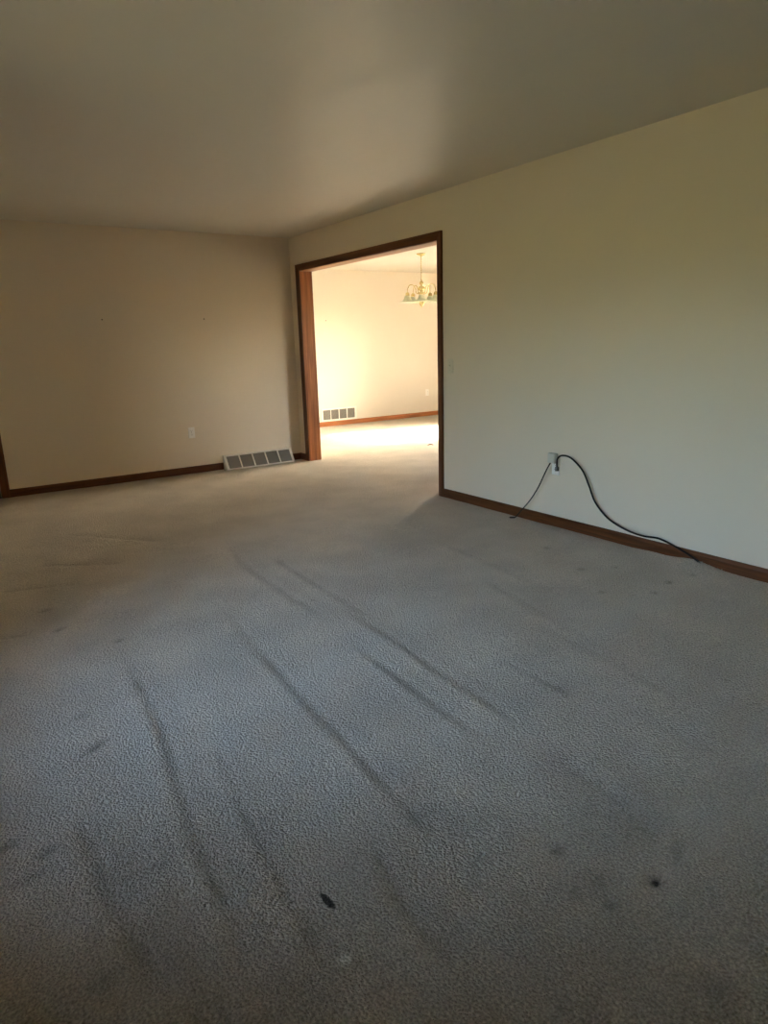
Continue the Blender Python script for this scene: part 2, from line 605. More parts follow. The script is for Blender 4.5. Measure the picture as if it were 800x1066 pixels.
# ---- carpet: a fine grid with the tracks and dents pressed into it
TRACKS = [   # (points on the floor, half width, depth, darkening)
    ([(-3.016, -3.971), (-3.047, -4.438), (-3.074, -4.853), (-3.138, -5.282), (-3.166, -5.546), (-3.172, -5.697), (-3.212, -5.936)], 0.022, 0.006, 0.5),
    ([(-2.954, -5.052), (-2.977, -5.2), (-3.014, -5.476), (-3.036, -5.682), (-3.049, -5.89), (-3.059, -6.019)], 0.016, 0.006, 0.45),
    ([(-1.996, -2.692), (-2.102, -3.282), (-2.123, -3.742), (-2.121, -4.435)], 0.03, 0.006, 0.35),
    ([(-2.464, -3.679), (-2.527, -4.451), (-2.566, -4.9), (-2.582, -5.223), (-2.611, -5.59), (-2.618, -5.743), (-2.613, -5.878)], 0.022, 0.006, 0.4),
    ([(-2.759, -5.725), (-2.802, -5.853), (-2.829, -5.965), (-2.831, -6.079), (-2.833, -6.181)], 0.02, 0.007, 0.5),
    ([(-1.75, -5.167), (-1.747, -5.381), (-1.74, -5.59)], 0.022, 0.006, 0.4),
    ([(-1.984, -4.2), (-1.995, -4.737), (-2.018, -5.016), (-2.029, -5.354), (-2.051, -5.613)], 0.022, 0.006, 0.35),
    ([(-2.171, -4.689), (-2.18, -4.946), (-2.195, -5.272), (-2.201, -5.615)], 0.022, 0.006, 0.3),
    ([(-3.414, -5.157), (-3.411, -5.279), (-3.404, -5.529), (-3.388, -5.692), (-3.377, -5.861)], 0.022, 0.006, 0.45),
    ([(-1.878, -3.292), (-1.915, -3.504), (-1.928, -4.105), (-1.944, -4.544)], 0.025, 0.005, 0.3),
    ([(-3.402, -2.856), (-3.19, -2.928), (-2.974, -3.02)], 0.03, 0.006, 0.35),
    ([(-3.178, -2.453), (-2.952, -2.613), (-2.698, -2.772)], 0.03, 0.006, 0.35),
    ([(-3.508, -3.588), (-3.469, -3.592), (-3.329, -3.619)], 0.018, 0.006, 0.45),
    ([(-2.924, -1.725), (-2.606, -2.122), (-2.333, -2.473)], 0.03, 0.005, 0.3),
    ([(-0.885, -3.558), (-0.928, -4.307), (-0.993, -4.935)], 0.03, 0.004, 0.2),
    ([(-1.367, -5.024), (-1.407, -5.486), (-1.469, -5.864)], 0.03, 0.004, 0.2),
    ([(-1.128, -4.36), (-1.238, -4.903), (-1.335, -5.43)], 0.03, 0.004, 0.2),
    ([(-2.165, -6.214), (-2.131, -6.102), (-2.097, -5.943), (-2.066, -5.681)], 0.03, 0.004, 0.22),
    ([(-1.663, -6.115), (-1.661, -5.913), (-1.659, -5.678)], 0.03, 0.004, 0.2),
]
def build_floor():
    st = 0.0150
    xs = np.linspace(XL, 0.0, int(round(-XL / st)) + 1)
    ys = np.linspace(YF, 0.0, int(round(-YF / st)) + 1)
    X, Y = np.meshgrid(xs, ys)
    Z = np.zeros_like(X)
    Wm = np.zeros_like(X)
    rs = np.random.RandomState(3)
    # smooth value noise
    def vnoise(cell, seed):
        r = np.random.RandomState(seed)
        gx, gy = int(6 / cell) + 4, int(10 / cell) + 4
        g = r.rand(gy, gx)
        fx, fy = (X - XL) / cell, (Y - YF) / cell
        ix, iy = fx.astype(int), fy.astype(int)
        tx, ty = fx - ix, fy - iy
        tx, ty = tx * tx * (3 - 2 * tx), ty * ty * (3 - 2 * ty)
        return ((g[iy, ix] * (1 - tx) + g[iy, ix + 1] * tx) * (1 - ty)
                + (g[iy + 1, ix] * (1 - tx) + g[iy + 1, ix + 1] * tx) * ty) - 0.5
    Z += 0.0045 * vnoise(0.35, 1) + 0.0022 * vnoise(0.11, 2) + 0.0012 * vnoise(0.045, 5)
    for pts, wid, dep, dark in TRACKS:
        pts = np.array([list(v) for v in catmull([(p[0], p[1], 0) for p in pts], 5)])[:, :2]
        best = np.full(X.shape, 9.0); tt = np.zeros_like(X); side = np.zeros_like(X)
        n = len(pts) - 1
        for i in range(n):
            a, bq = pts[i], pts[i + 1]
            d = bq - a
            l2 = d @ d
            t = np.clip(((X - a[0]) * d[0] + (Y - a[1]) * d[1]) / l2, 0, 1)
            dx, dy = X - a[0] - t * d[0], Y - a[1] - t * d[1]
            dd = np.sqrt(dx * dx + dy * dy)
            sg = np.sign(d[0] * dy - d[1] * dx)
            m = dd < best
            best[m] = dd[m]; tt[m] = (i + t[m]) / n; side[m] = sg[m]
        s = best * side
        wob = 1 + 0.8 * vnoise(0.09, 11)
        fade = np.clip(np.minimum(tt, 1 - tt) * 6, 0, 1) * wob
        g = np.exp(-(s / wid) ** 2) * fade
        # one flank is steeper than the other: the pile is pushed over to one side
        Z += -dep * g + 0.5 * dep * np.exp(-((s + 1.7 * wid) / (1.6 * wid)) ** 2) * fade
        Wm = np.maximum(Wm, 0.85 * dark * g)
        Wm = np.maximum(Wm, 0.38 * dark * np.exp(-((s - 1.8 * wid) / (2.2 * wid)) ** 2) * fade)
    for x, y, ang, lx, ly, dep, dark in DENTS:
        ly = max(ly, 0.017)
        dark = min(1.0, dark * 1.5)
        ca, sa = math.cos(ang), math.sin(ang)
        u = ((X - x) * ca + (Y - y) * sa) / lx
        v = (-(X - x) * sa + (Y - y) * ca) / ly
        g = np.exp(-(u * u + v * v))
        Z -= dep * g
        Wm = np.maximum(Wm, dark * g * (1 + 0.8 * vnoise(0.05, 17)))
    # the loose carpet edge rides up the baseboard
    Z += 0.024 * np.exp(-((X + 0.02) / 0.07) ** 2) * np.exp(-((Y + 4.97) / 0.13) ** 2)
    Z += 0.007 * np.exp(-((X + 0.02) / 0.05) ** 2) * np.exp(-((Y + 4.72) / 0.10) ** 2)
    # keep the seam in the opening flush
    edge = np.clip(-X / 0.15, 0, 1)
    inop = (Y > OP_Y0 - 0.1) & (Y < OP_Y1 + 0.1)
    Z = np.where(inop, Z * edge, Z)
    ny, nx = X.shape
    co = np.stack([X, Y, Z], -1).reshape(-1, 3)
    idx = np.arange(ny * nx).reshape(ny, nx)
    f = np.stack([idx[:-1, :-1], idx[:-1, 1:], idx[1:, 1:], idx[1:, :-1]], -1).reshape(-1, 4)
    me = bpy.data.meshes.new('floor')
    me.vertices.add(len(co)); me.vertices.foreach_set('co', co.astype(np.float32).ravel())
    me.loops.add(f.size); me.loops.foreach_set('vertex_index', f.astype(np.int32).ravel())
    me.polygons.add(len(f)); me.polygons.foreach_set('loop_start', (np.arange(len(f)) * 4).astype(np.int32))
    me.update(calc_edges=True)
    me.validate()
    a = me.attributes.new('wear', 'FLOAT', 'POINT')
    a.data.foreach_set('value', np.clip(Wm, 0, 1).astype(np.float32).ravel())
    o = link_mesh('floor', me, M_CARPET, smooth=True)
    tag(o, 'worn beige carpet covering the living room floor', kind='structure')
DENTS = [    # (x, y, angle, half length, half width, depth, darkening)
    (-3.239, -3.342, 0, 0.03, 0.015, 0.004, 0.7),
    (-3.219, -3.649, 0.5, 0.03, 0.014, 0.004, 0.7),
    (-3.016, -3.971, 0.6, 0.02, 0.016, 0.005, 0.7),
    (-3.291, -4.814, 0.6, 0.05, 0.02, 0.004, 0.45),
    (-3.291, -4.571, 0.4, 0.04, 0.02, 0.003, 0.35),
    (-3.591, -5.171, 0.4, 0.03, 0.02, 0.005, 0.6),
    (-3.51, -5.265, 0.4, 0.03, 0.018, 0.004, 0.5),
    (-3.264, -5.495, 0, 0.016, 0.016, 0.004, 0.5),
    (-3.55, -5.335, 0.2, 0.035, 0.02, 0.003, 0.35),
    (-0.397, -5.069, 0.3, 0.025, 0.012, 0.004, 0.7),
    (-0.201, -5.088, 0.3, 0.02, 0.012, 0.004, 0.5),
    (-0.593, -5.115, 0.3, 0.02, 0.012, 0.004, 0.5),
    (-0.792, -4.938, 0.3, 0.025, 0.012, 0.004, 0.5),
    (-0.428, -4.224, 0.3, 0.03, 0.02, 0.004, 0.4),
    (-0.587, -4.627, 0.3, 0.03, 0.02, 0.004, 0.35),
    (-0.411, -4.726, 0.2, 0.02, 0.02, 0.003, 0.3),
    (-2.399, -6.065, 0.2, 0.02, 0.016, 0.004, 0.45),
    (-2.402, -6.202, 0.2, 0.04, 0.03, 0.004, 0.3),
    (-2.434, -6.261, 0.2, 0.03, 0.02, 0.003, 0.4),
    (-2.284, -6.276, 0.2, 0.02, 0.02, 0.012, 0.8),
    (-2.15, -6.247, 0.6, 0.05, 0.02, 0.004, 0.3),
    (-2.473, -6.188, 0.6, 0.02, 0.02, 0.003, 0.3),
    (-3.476, -5.76, 0.3, 0.03, 0.03, 0.003, 0.3),
    (-2.435, -6.521, 0.3, 0.03, 0.03, 0.003, 0.3),
    (-2.549, -4.396, 0.2, 0.18, 0.12, 0.003, 0.12),
    (-2.535, -4.251, 0.2, 0.05, 0.05, 0.002, 0.15),
]
build_floor()

bm = bmesh.new()
box(bm, (0.0, YDF - TO, -0.10), (XD + TO, YD + TO, 0.0))
struct('floor_dining', bm, M_CARPET, 'beige carpet of the dining room with the patch of sunlight')
bm = bmesh.new(); box(bm, (XL - TO, YF - TO, -0.30), (-0.0005, 2.06, -0.03))
struct('floor_slab', bm, M_DUCT, 'subfloor under the living room carpet')
bm = bmesh.new(); box(bm, (XL, 0.0, -0.029), (-2.75, 2.0, 0.0))
struct('floor_hall', bm, M_HALL, 'dark floor of the unlit hall')
bm = bmesh.new()
box(bm, (-60, -60, -0.8), (60, 60, -0.45))
struct('ground', bm, M_GRASS, 'lawn around the house')
bm = bmesh.new(); box(bm, (XD + TO, -3.0, -0.45), (XD + 5.2, 3.4, -0.08))  # added pale slab, out of view, reflects sun into the dining room
struct('sun_bounce_slab', bm, M_CONC, 'added unseen concrete slab bouncing sun through the patio door')

# added hedge, out of view, keeps low sky off the right wall
bm = bmesh.new()
NX, NZ = 120, 10
hv = []
for i in range(NX + 1):
    y = -34 + i * 58.0 / NX
    col = []
    for k in range(NZ + 1):
        t = math.pi * k / NZ
        nz = noise.noise((y * 0.9, k * 0.5, 3.1)) * 0.22
        w_, h_ = 0.9 + nz, 2.75 + 0.5 * nz + 0.15 * noise.noise((y * 0.3, 0.0, 9.0))
        cx = math.copysign(abs(math.cos(t)) ** 0.45, math.cos(t)) if abs(math.cos(t)) > 1e-6 else 0.0
        col.append(bm.verts.new((-14.5 + w_ * cx, y, -0.47 + h_ * abs(math.sin(t)) ** 0.45)))
    hv.append(col)
for A, B in zip(hv[:-1], hv[1:]):
    for k in range(NZ):
        bm.faces.new((A[k], A[k + 1], B[k + 1], B[k]))
tag(obj('sky_blocker_hedge', bm, M_SKYBLOCK, None, True), 'added unseen hedge that blocks low sky outside the living room window', kind='structure')

# ---- baseboards
BH, BT = 0.074, 0.014
def base_prof(s=1):
    """profile in (distance from wall, height)"""
    return [(0, -0.01), (BT, -0.01), (BT, BH * 0.72), (BT * 0.80, BH * 0.80), (BT * 0.72, BH * 0.92), (BT * 0.45, BH), (0, BH)]
def baseboard(name, axis, plane, sgn, runs, mat, label):
    bm = bmesh.new()
    for a, bq in runs:
        prism(bm, [(plane + sgn * d, z) for d, z in base_prof()], 'y' if axis == 'x' else 'x', a, bq)
    o = obj(name, bm, mat)
    tag(o, label, kind='structure')
    return o
CW = 0.0645     # casing width
VX0, VX1 = -0.965, -0.150
baseboard('baseboard_back', 'y', 0.0, -1, [(HL_X1 + 0.005 + CW, VX0), (VX1, 0.0)], M_WX, 'stained oak baseboard along the far living room wall')
baseboard('baseboard_right', 'x', 0.0, -1, [(YF, OP_Y0 - 0.005 - CW), (OP_Y1 + 0.005 + CW, -BT)], M_WY, 'stained oak baseboard under the black cord on the right wall')
baseboard('baseboard_left', 'x', XL, 1, [(YF, 0.0)], M_WY, 'stained oak baseboard under the living room window')
baseboard('baseboard_front', 'y', YF, 1, [(XL, 0.0)], M_WX, 'stained oak baseboard behind the camera')
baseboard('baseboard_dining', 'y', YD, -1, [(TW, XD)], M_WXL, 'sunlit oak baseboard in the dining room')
baseboard('baseboard_dining_side', 'x', XD, -1, [(YDF, PD_Y0 - 0.08), (PD_Y1 + 0.08, YD)], M_WY, 'oak baseboard beside the patio door')

# ---- cased opening: jambs and casing on both faces
def casing_prof(w, t):
    """ranch casing: thin at the opening side, thicker outside"""
    return [(0, 0), (w, 0), (w, t), (w * 0.86, t * 1.0), (w * 0.55, t * 0.92), (w * 0.15, t * 0.62), (0, t * 0.5)]
def cased_opening(name, label, axis, face0, face1, u0, u1, zt, faces=(0, 1), jz=None, jh=None):
    """u0..u1 clear opening; boards as parts"""
    root = empty(name, (0, 0, 0))
    tag(root, label, kind='structure')
    def bx(nm, ua, ub, za, zb, m):
        bm = bmesh.new()
        if axis == 'x': box(bm, (face0, ua, za), (face1, ub, zb), 0.0015, 1)
        else: box(bm, (ua, face0, za), (ub, face1, zb), 0.0015, 1)
        return obj(nm, bm, m, root)
    wz = M_WZ
    wh = M_WY if axis == 'x' else M_WX
    bx('jamb', u0 - JT, u0, -0.01, zt + JT, jz or wz)
    bx('jamb', u1, u1 + JT, -0.01, zt + JT, jz or wz)
    bx('head_jamb', u0, u1, zt, zt + JT, jh or wh)
    RV = 0.005
    for k in faces:
        base, sg = (face0, -1) if k == 0 else (face1, 1)
        def V(bm, u, z, t):
            return bm.verts.new((base + sg * t, u, z) if axis == 'x' else (u, base + sg * t, z))
        pr = casing_prof(CW, 0.0165)
        for part in ('L', 'R', 'T'):
            bm = bmesh.new()
            ringA, ringB = [], []
            for (w, t) in pr:
                if part == 'L':
                    ringA.append(V(bm, u0 - RV - w, -0.01, t)); ringB.append(V(bm, u0 - RV - w, zt + RV + w, t))
                elif part == 'R':
                    ringA.append(V(bm, u1 + RV + w, -0.01, t)); ringB.append(V(bm, u1 + RV + w, zt + RV + w, t))
                else:
                    ringA.append(V(bm, u0 - RV - w, zt + RV + w, t)); ringB.append(V(bm, u1 + RV + w, zt + RV + w, t))
            n = len(pr)
            for i in range(n):
                j = (i + 1) % n
                bm.faces.new((ringA[i], ringA[j], ringB[j], ringB[i]))
            bm.faces.new(ringA); bm.faces.new(ringB)
            obj('head_casing' if part == 'T' else 'side_casing', bm, wh if part == 'T' else wz, root)
    return root
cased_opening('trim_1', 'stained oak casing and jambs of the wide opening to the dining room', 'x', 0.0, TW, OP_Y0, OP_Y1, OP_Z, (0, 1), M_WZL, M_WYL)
cased_opening('trim_2', 'dark oak casing of the hall doorway at the far left', 'y', 0.0, 0.12, HL_X0, HL_X1, HL_Z, (0,))

# ---- patio door (sliding, two panels) in the dining room side wall
def patio_door():
    root = empty('door_1', (XD, (PD_Y0 + PD_Y1) / 2, 0))
    tag(root, 'white framed sliding glass patio door of the dining room', kind='structure')
    def part(nm, lo, hi, m, par=root, bev=0.003):
        off = root.location
        o = bbox_obj(nm, [a - b_ for a, b_ in zip(lo, off)], [a - b_ for a, b_ in zip(hi, off)], m, par, bev, 1)
        return o
    x0, x1 = XD + 0.02, XD + 0.12
    F = 0.05
    part('frame_side', (x0, PD_Y0, 0), (x1, PD_Y0 + F, PD_Z), M_VINYL)
    part('frame_side', (x0, PD_Y1 - F, 0), (x1, PD_Y1, PD_Z), M_VINYL)
    part('frame_head', (x0, PD_Y0 + F, PD_Z - F), (x1, PD_Y1 - F, PD_Z), M_VINYL)
    part('threshold', (x0, PD_Y0 + F, 0), (x1, PD_Y1 - F, 0.03), M_STEEL)
    ym = MULL_Y
    for k, (ya, yb, xp) in enumerate(((PD_Y0 + F, ym + 0.018, XD + 0.035), (ym - 0.018, PD_Y1 - F, XD + 0.075))):
        S = 0.036
        p = empty('sliding_panel', (0, 0, 0)); p.parent = root
        for (nm, a, bq, za, zb) in (('stile', ya, ya + S, 0.03, PD_Z - F), ('stile', yb - S, yb, 0.03, PD_Z - F),
                                    ('rail', ya + S, yb - S, 0.03, 0.11), ('rail', ya + S, yb - S, PD_Z - F - 0.02, PD_Z - F)):
            part(nm, (xp, a, za), (xp + 0.03, bq, zb), M_VINYL, p)
        part('glass', (xp + 0.013, ya + S, 0.11), (xp + 0.017, yb - S, PD_Z - F - 0.02), M_GLASS, p, 0)
    part('handle', (XD + 0.005, PD_Y0 + F + 0.01, 0.95), (XD + 0.035, PD_Y0 + F + 0.03, 1.15), M_STEEL)
MULL_Y = 0.52
patio_door()

# ---- windows: frame, mullions, panes, oak sill and casing
def build_window(name, label, axis, plane, sg, u0, u1, z0, z1, n, wu):
    """window in the wall whose room face is at plane; sg points into the room; u runs along the wall"""
    um = (u0 + u1) / 2
    root = empty(name, (plane, um, z0) if axis == 'x' else (um, plane, z0))
    tag(root, label, kind='structure')
    def part(nm, d0, d1, ua, ub, za, zb, m, bev=0.003):
        lo, hi = (d0 * sg, ua - um, za - z0), (d1 * sg, ub - um, zb - z0)
        if axis == 'y':
            lo, hi = (lo[1], lo[0], lo[2]), (hi[1], hi[0], hi[2])
        return bbox_obj(nm, lo, hi, m, root, bev, 1)
    F = 0.045
    part('frame_side', -0.12, -0.04, u0, u0 + F, z0, z1, M_VINYL)
    part('frame_side', -0.12, -0.04, u1 - F, u1, z0, z1, M_VINYL)
    part('frame_head', -0.12, -0.04, u0 + F, u1 - F, z1 - F, z1, M_VINYL)
    part('frame_foot', -0.12, -0.04, u0 + F, u1 - F, z0, z0 + F, M_VINYL)
    w = (u1 - u0 - 2 * F) / n
    for k in range(1, n):
        u = u0 + F + k * w
        part('mullion', -0.12, -0.04, u - 0.025, u + 0.025, z0 + F, z1 - F, M_VINYL)
    for k in range(n):
        ua = u0 + F + k * w + (0.025 if k else 0)
        ub = u0 + F + (k + 1) * w - (0.025 if k < n - 1 else 0)
        part('pane', -0.082, -0.078, ua, ub, z0 + F, z1 - F, M_GLASS, 0)
    part('window_sill', -0.02, 0.05, u0 - 0.08, u1 + 0.08, z0 - 0.02, z0, wu)
    part('apron', 0.0, 0.014, u0 - 0.06, u1 + 0.06, z0 - 0.08, z0 - 0.02, wu)
    part('side_casing', 0.0, 0.016, u0 - CW, u0, z0, z1 + CW, M_WZ)
    part('side_casing', 0.0, 0.016, u1, u1 + CW, z0, z1 + CW, M_WZ)
    part('head_casing', 0.0, 0.016, u0, u1, z1, z1 + CW, wu)
build_window('window_1', 'white framed living room window in the left wall', 'x', XL, 1, WN_Y0, WN_Y1, WN_Z0, WN_Z1, 2, M_WY)
build_window('window_2', 'wide white framed dining room window in the near wall', 'y', YDF, 1, DW_X0, DW_X1, DW_Z0, DW_Z1, 3, M_WX)

# ------------------------------------------------------------------ things
# ---- baseboard air register: sloped front with five louvred cells
def baseboard_register():
    W, HT, DB, DT = VX1 - VX0, 0.152, 0.128, 0.028
    root = empty('baseboard_register', (VX0, -0.0005, 0))
    tag(root, 'white sloped baseboard air register against the far wall beside the oak jamb', 'register')
    # local frame: x along the wall, y from wall (negative towards the room), z up
    A = Vector((0, -DB, 0.004)); B = Vector((0, -DT, HT))
    up = (B - A); Ls = up.length; up.normalize()
    nrm = Vector((0, -up.z, up.y)); 
    if nrm.y > 0: nrm = -nrm
    def P(x, s, d):
        q = A + up * s + nrm * d
        return Vector((x, q.y, q.z))
    def slab(bm, xa, xb, sa, sb, da, db):
        vs = [bm.verts.new(P(x, s, d)) for d in (da, db) for (x, s) in ((xa, sa), (xb, sa), (xb, sb), (xa, sb))]
        for f in ((0, 1, 2, 3), (4, 5, 6, 7), (0, 1, 5, 4), (1, 2, 6, 5), (2, 3, 7, 6), (3, 0, 4, 7)):
            bm.faces.new([vs[i] for i in f])
    # housing: two end cheeks, top
    for x in (0, W - 0.003):
        bm = bmesh.new()
        prism(bm, [(0, 0), (-DB, 0), (-DB, 0.004), (-DT, HT), (0, HT)], 'x', x, x + 0.003)
        obj('end_panel', bm, M_WHITE, root)
    bbox_obj('top_panel', (0.003, -DT, HT - 0.003), (W - 0.003, 0, HT), M_WHITE, root)
    bbox_obj('back_panel', (0.003, -0.004, 0.0), (W - 0.003, 0, HT - 0.003), M_DUCT, root)
    b0, bs, bd = 0.015, 0.026, 0.015
    bm = bmesh.new()
    slab(bm, 0, W, 0, b0, -0.004, 0.002)
    slab(bm, 0, W, Ls - b0, Ls, -0.004, 0.002)
    slab(bm, 0, bs, b0, Ls - b0, -0.004, 0.002)
    slab(bm, W - bs, W, b0, Ls - b0, -0.004, 0.002)
    obj('face_frame', bm, M_WHITE, root)
    n = 5
    cw = (W - 2 * bs - (n - 1) * bd) / n
    for k in range(n):
        xa = bs + k * (cw + bd)
        if k:
            bm = bmesh.new(); slab(bm, xa - bd, xa, b0, Ls - b0, -0.004, 0.002)
            obj('divider_bar', bm, M_WHITE, root)
        bm = bmesh.new()
        m = 13
        for i in range(m):
            s = b0 + (Ls - 2 * b0) * (i + 0.5) / m
            vs = [bm.verts.new(P(x, s + ds, d)) for (x, ds, d) in
                  ((xa, -0.0035, -0.012), (xa + cw, -0.0035, -0.012), (xa + cw, 0.0035, -0.003), (xa, 0.0035, -0.003),
                   (xa, -0.0025, -0.012), (xa + cw, -0.0025, -0.012), (xa + cw, 0.0045, -0.003), (xa, 0.0045, -0.003))]
            for f in ((0, 1, 2, 3), (4, 5, 6, 7), (0, 1, 5, 4), (1, 2, 6, 5), (2, 3, 7, 6), (3, 0, 4, 7)):
                bm.faces.new([vs[q] for q in f])
        obj('louver_bank', bm, M_LOUV, root)
    bm = bmesh.new(); slab(bm, bs, W - bs, b0, Ls - b0, -0.016, -0.013)
    obj('damper', bm, M_DUCT, root)
baseboard_register()

# ---- return air grille on the dining room wall
def wall_grille():
    X0, X1, Z0, Z1 = 1.708, 2.385, 0.080, 0.288
    root = empty('wall_grille', (X0, YD, Z0))
    tag(root, 'white return air grille low on the sunlit dining room wall', 'grille')
    W, HT = X1 - X0, Z1 - Z0
    bl, bb_, bd = 0.036, 0.026, 0.013
    bm = bmesh.new()
    box(bm, (0, -0.012, 0), (W, 0, bb_), 0.002, 1)
    box(bm, (0, -0.012, HT - bb_), (W, 0, HT), 0.002, 1)
    box(bm, (0, -0.012, bb_), (bl, 0, HT - bb_), 0.002, 1)
    box(bm, (W - bl, -0.012, bb_), (W, 0, HT - bb_), 0.002, 1)
    obj('face_frame', bm, M_WHITE, root)
    n = 4
    cw = (W - 2 * bl - (n - 1) * bd) / n
    for k in range(n):
        xa = bl + k * (cw + bd)
        if k:
            bbox_obj('divider_bar', (xa - bd, -0.010, bb_), (xa, 0, HT - bb_), M_WHITE, root)
        bm = bmesh.new()
        m = 14
        for i in range(m):
            z = bb_ + (HT - 2 * bb_) * (i + 0.5) / m
            vs = [bm.verts.new(v) for v in ((xa, -0.009, z - .004), (xa + cw, -0.009, z - .004), (xa + cw, -0.002, z + .004), (xa, -0.002, z + .004),
                                            (xa, -0.009, z - .003), (xa + cw, -0.009, z - .003), (xa + cw, -0.002, z + .005), (xa, -0.002, z + .005))]
            for f in ((0, 1, 2, 3), (4, 5, 6, 7), (0, 1, 5, 4), (1, 2, 6, 5), (2, 3, 7, 6), (3, 0, 4, 7)):
                bm.faces.new([vs[q] for q in f])
        obj('louver_bank', bm, M_LOUV, root)
    bbox_obj('duct_back', (bl, -0.0015, bb_), (W - bl, 0, HT - bb_), M_DUCT, root)
wall_grille()

# ---- wall plates. local frame: x = right along wall seen from the room, z = up, -y = out of the wall
def rotated(root, face):
    root.rotation_euler = {'back': (0, 0, 0), 'right': (0, 0, -math.pi / 2)}[face]
def disc(bm, c, r, t, n=14):
    """short cylinder facing -y"""
    pts = [(math.cos(2 * math.pi * k / n) * r, math.sin(2 * math.pi * k / n) * r) for k in range(n)]
    a = [bm.verts.new((c[0] + u, c[1], c[2] + v)) for u, v in pts]
    b_ = [bm.verts.new((c[0] + u, c[1] - t, c[2] + v)) for u, v in pts]
    bm.faces.new(a); bm.faces.new(b_)
    for i in range(n):
        j = (i + 1) % n
        bm.faces.new((a[i], a[j], b_[j], b_[i]))
def plate_mesh(w=0.070, h=0.114, t=0.006):
    bm = bmesh.new()
    prof = [(w / 2, h / 2, 0), (w / 2, h / 2, -t * 0.35), (w / 2 - 0.004, h / 2 - 0.004, -t)]
    rings = []
    for a, c, y in prof:
        rings.append([bm.verts.new(v) for v in ((-a, y, -c), (a, y, -c), (a, y, c), (-a, y, c))])
    for A, B in zip(rings[:-1], rings[1:]):
        for i in range(4):
            j = (i + 1) % 4
            bm.faces.new((A[i], A[j], B[j], B[i]))
    bm.faces.new(rings[-1]); bm.faces.new(rings[0])
    return bm
def outlet(loc, face, label, mat=M_PLAST):
    root = empty('wall_outlet', loc)
    rotated(root, face)
    tag(root, label, 'outlet', 'duplex wall outlets')
    obj('cover_plate', plate_mesh(), mat, root)
    for z in (0.0195, -0.0195):
        bm = bmesh.new()
        n = 20
        pts = []
        for k in range(n):
            a = 2 * math.pi * k / n
            pts.append((max(-0.0135, min(0.0135, 0.0172 * math.cos(a))), 0.0172 * math.sin(a)))
        a_ = [bm.verts.new((u, -0.0059, z + v)) for u, v in pts]
        b_ = [bm.verts.new((u * 0.97, -0.0078, z + v * 0.97)) for u, v in pts]
        bm.faces.new(b_); bm.faces.new(a_)
        for i in range(n):
            j = (i + 1) % n
            bm.faces.new((a_[i], a_[j], b_[j], b_[i]))
        s = obj('socket', bm, mat, root)
        for x, hh in ((-0.0062, 0.0085), (0.0062, 0.0070)):
            bbox_obj('slot', (x - 0.0012, -0.0081, z + 0.003 - hh / 2), (x + 0.0012, -0.0076, z + 0.003 + hh / 2), M_SLOT, s)
        bm = bmesh.new(); disc(bm, (0, -0.0076, z - 0.0085), 0.0026, 0.0005)
        obj('ground_slot', bm, M_SLOT, s)
    bm = bmesh.new(); disc(bm, (0, -0.0058, 0), 0.0032, 0.0012)
    obj('screw', bm, M_STEEL, root)
    return root
OUT_Y, OUT_Z = -3.896, 0.428
outlet((-1.284, 0, 0.434), 'back', 'small white duplex outlet low on the far living room wall')
outlet((0, OUT_Y, OUT_Z), 'right', 'white duplex outlet behind the plugs of the black cords')
outlet((3.895, YD, 0.415), 'back', 'white duplex outlet low on the sunlit dining room wall')

def light_switch(loc, face, label):
    root = empty('light_switch', loc)
    rotated(root, face)
    tag(root, label, 'switch')
    obj('cover_plate', plate_mesh(), M_IVORY, root)
    bbox_obj('toggle_surround', (-0.006, -0.0068, -0.013), (0.006, -0.005, 0.013), M_IVORY, root)
    bm = bmesh.new()
    vs = [bm.verts.new(v) for v in ((-.004, -.0065, -.006), (.004, -.0065, -.006), (.004, -.0065, .006), (-.004, -.0065, .006),
                                    (-.003, -.017, .006), (.003, -.017, .006), (.003, -.017, .012), (-.003, -.017, .012))]
    for f in ((0, 1, 2, 3), (4, 5, 6, 7), (0, 1, 5, 4), (1, 2, 6, 5), (2, 3, 7, 6), (3, 0, 4, 7)):
        bm.faces.new([vs[i] for i in f])
    obj('toggle', bm, M_IVORY, root)
    for z in (-0.030, 0.030):
        bm = bmesh.new(); disc(bm, (0, -0.0058, z), 0.0032, 0.0012)
        obj('screw', bm, M_STEEL, root)
light_switch((0, -2.752, 1.105), 'right', 'ivory toggle light switch on the right wall beside the oak casing')

# ---- plug-in adapter with a short black lead, and the long black cord
def adapter():
    root = empty('plug_in_adapter', (0, OUT_Y, 0.492))
    tag(root, 'pale plug-in adapter in the upper socket with a black lead hanging to the carpet', 'adapter')
    o = root.location
    bm = bmesh.new(); box(bm, (-0.047, -0.022, -0.034), (-0.0085, 0.040, 0.036), 0.006, 3)
    body = obj('body', bm, M_ADAPT, root)
    bbox_obj('seam', (-0.0335, -0.0223, -0.0343), (-0.0325, 0.0403, 0.0363), M_LOUV, body)
    pts = [(-0.030, -3.878, 0.466), (-0.040, -3.874, 0.450), (-0.042, -3.836, 0.383), (-0.042, -3.776, 0.270),
           (-0.044, -3.705, 0.165), (-0.050, -3.631, 0.079), (-0.068, -3.586, 0.018), (-0.078, -3.572, 0.008)]
    bm = bmesh.new(); tube(bm, [Vector(p) - o for p in catmull(pts, 6)], 0.0044, 8)
    cord = obj('lead', bm, M_BLACK, root, True)
    bm = bmesh.new(); tube(bm, [Vector(p) - o for p in ((-0.074, -3.580, 0.010), (-0.092, -3.553, 0.0085), (-0.097, -3.546, 0.008))], [0.0055, 0.0058, 0.003], 10)
    obj('connector', bm, M_BLACK, cord, True)
adapter()

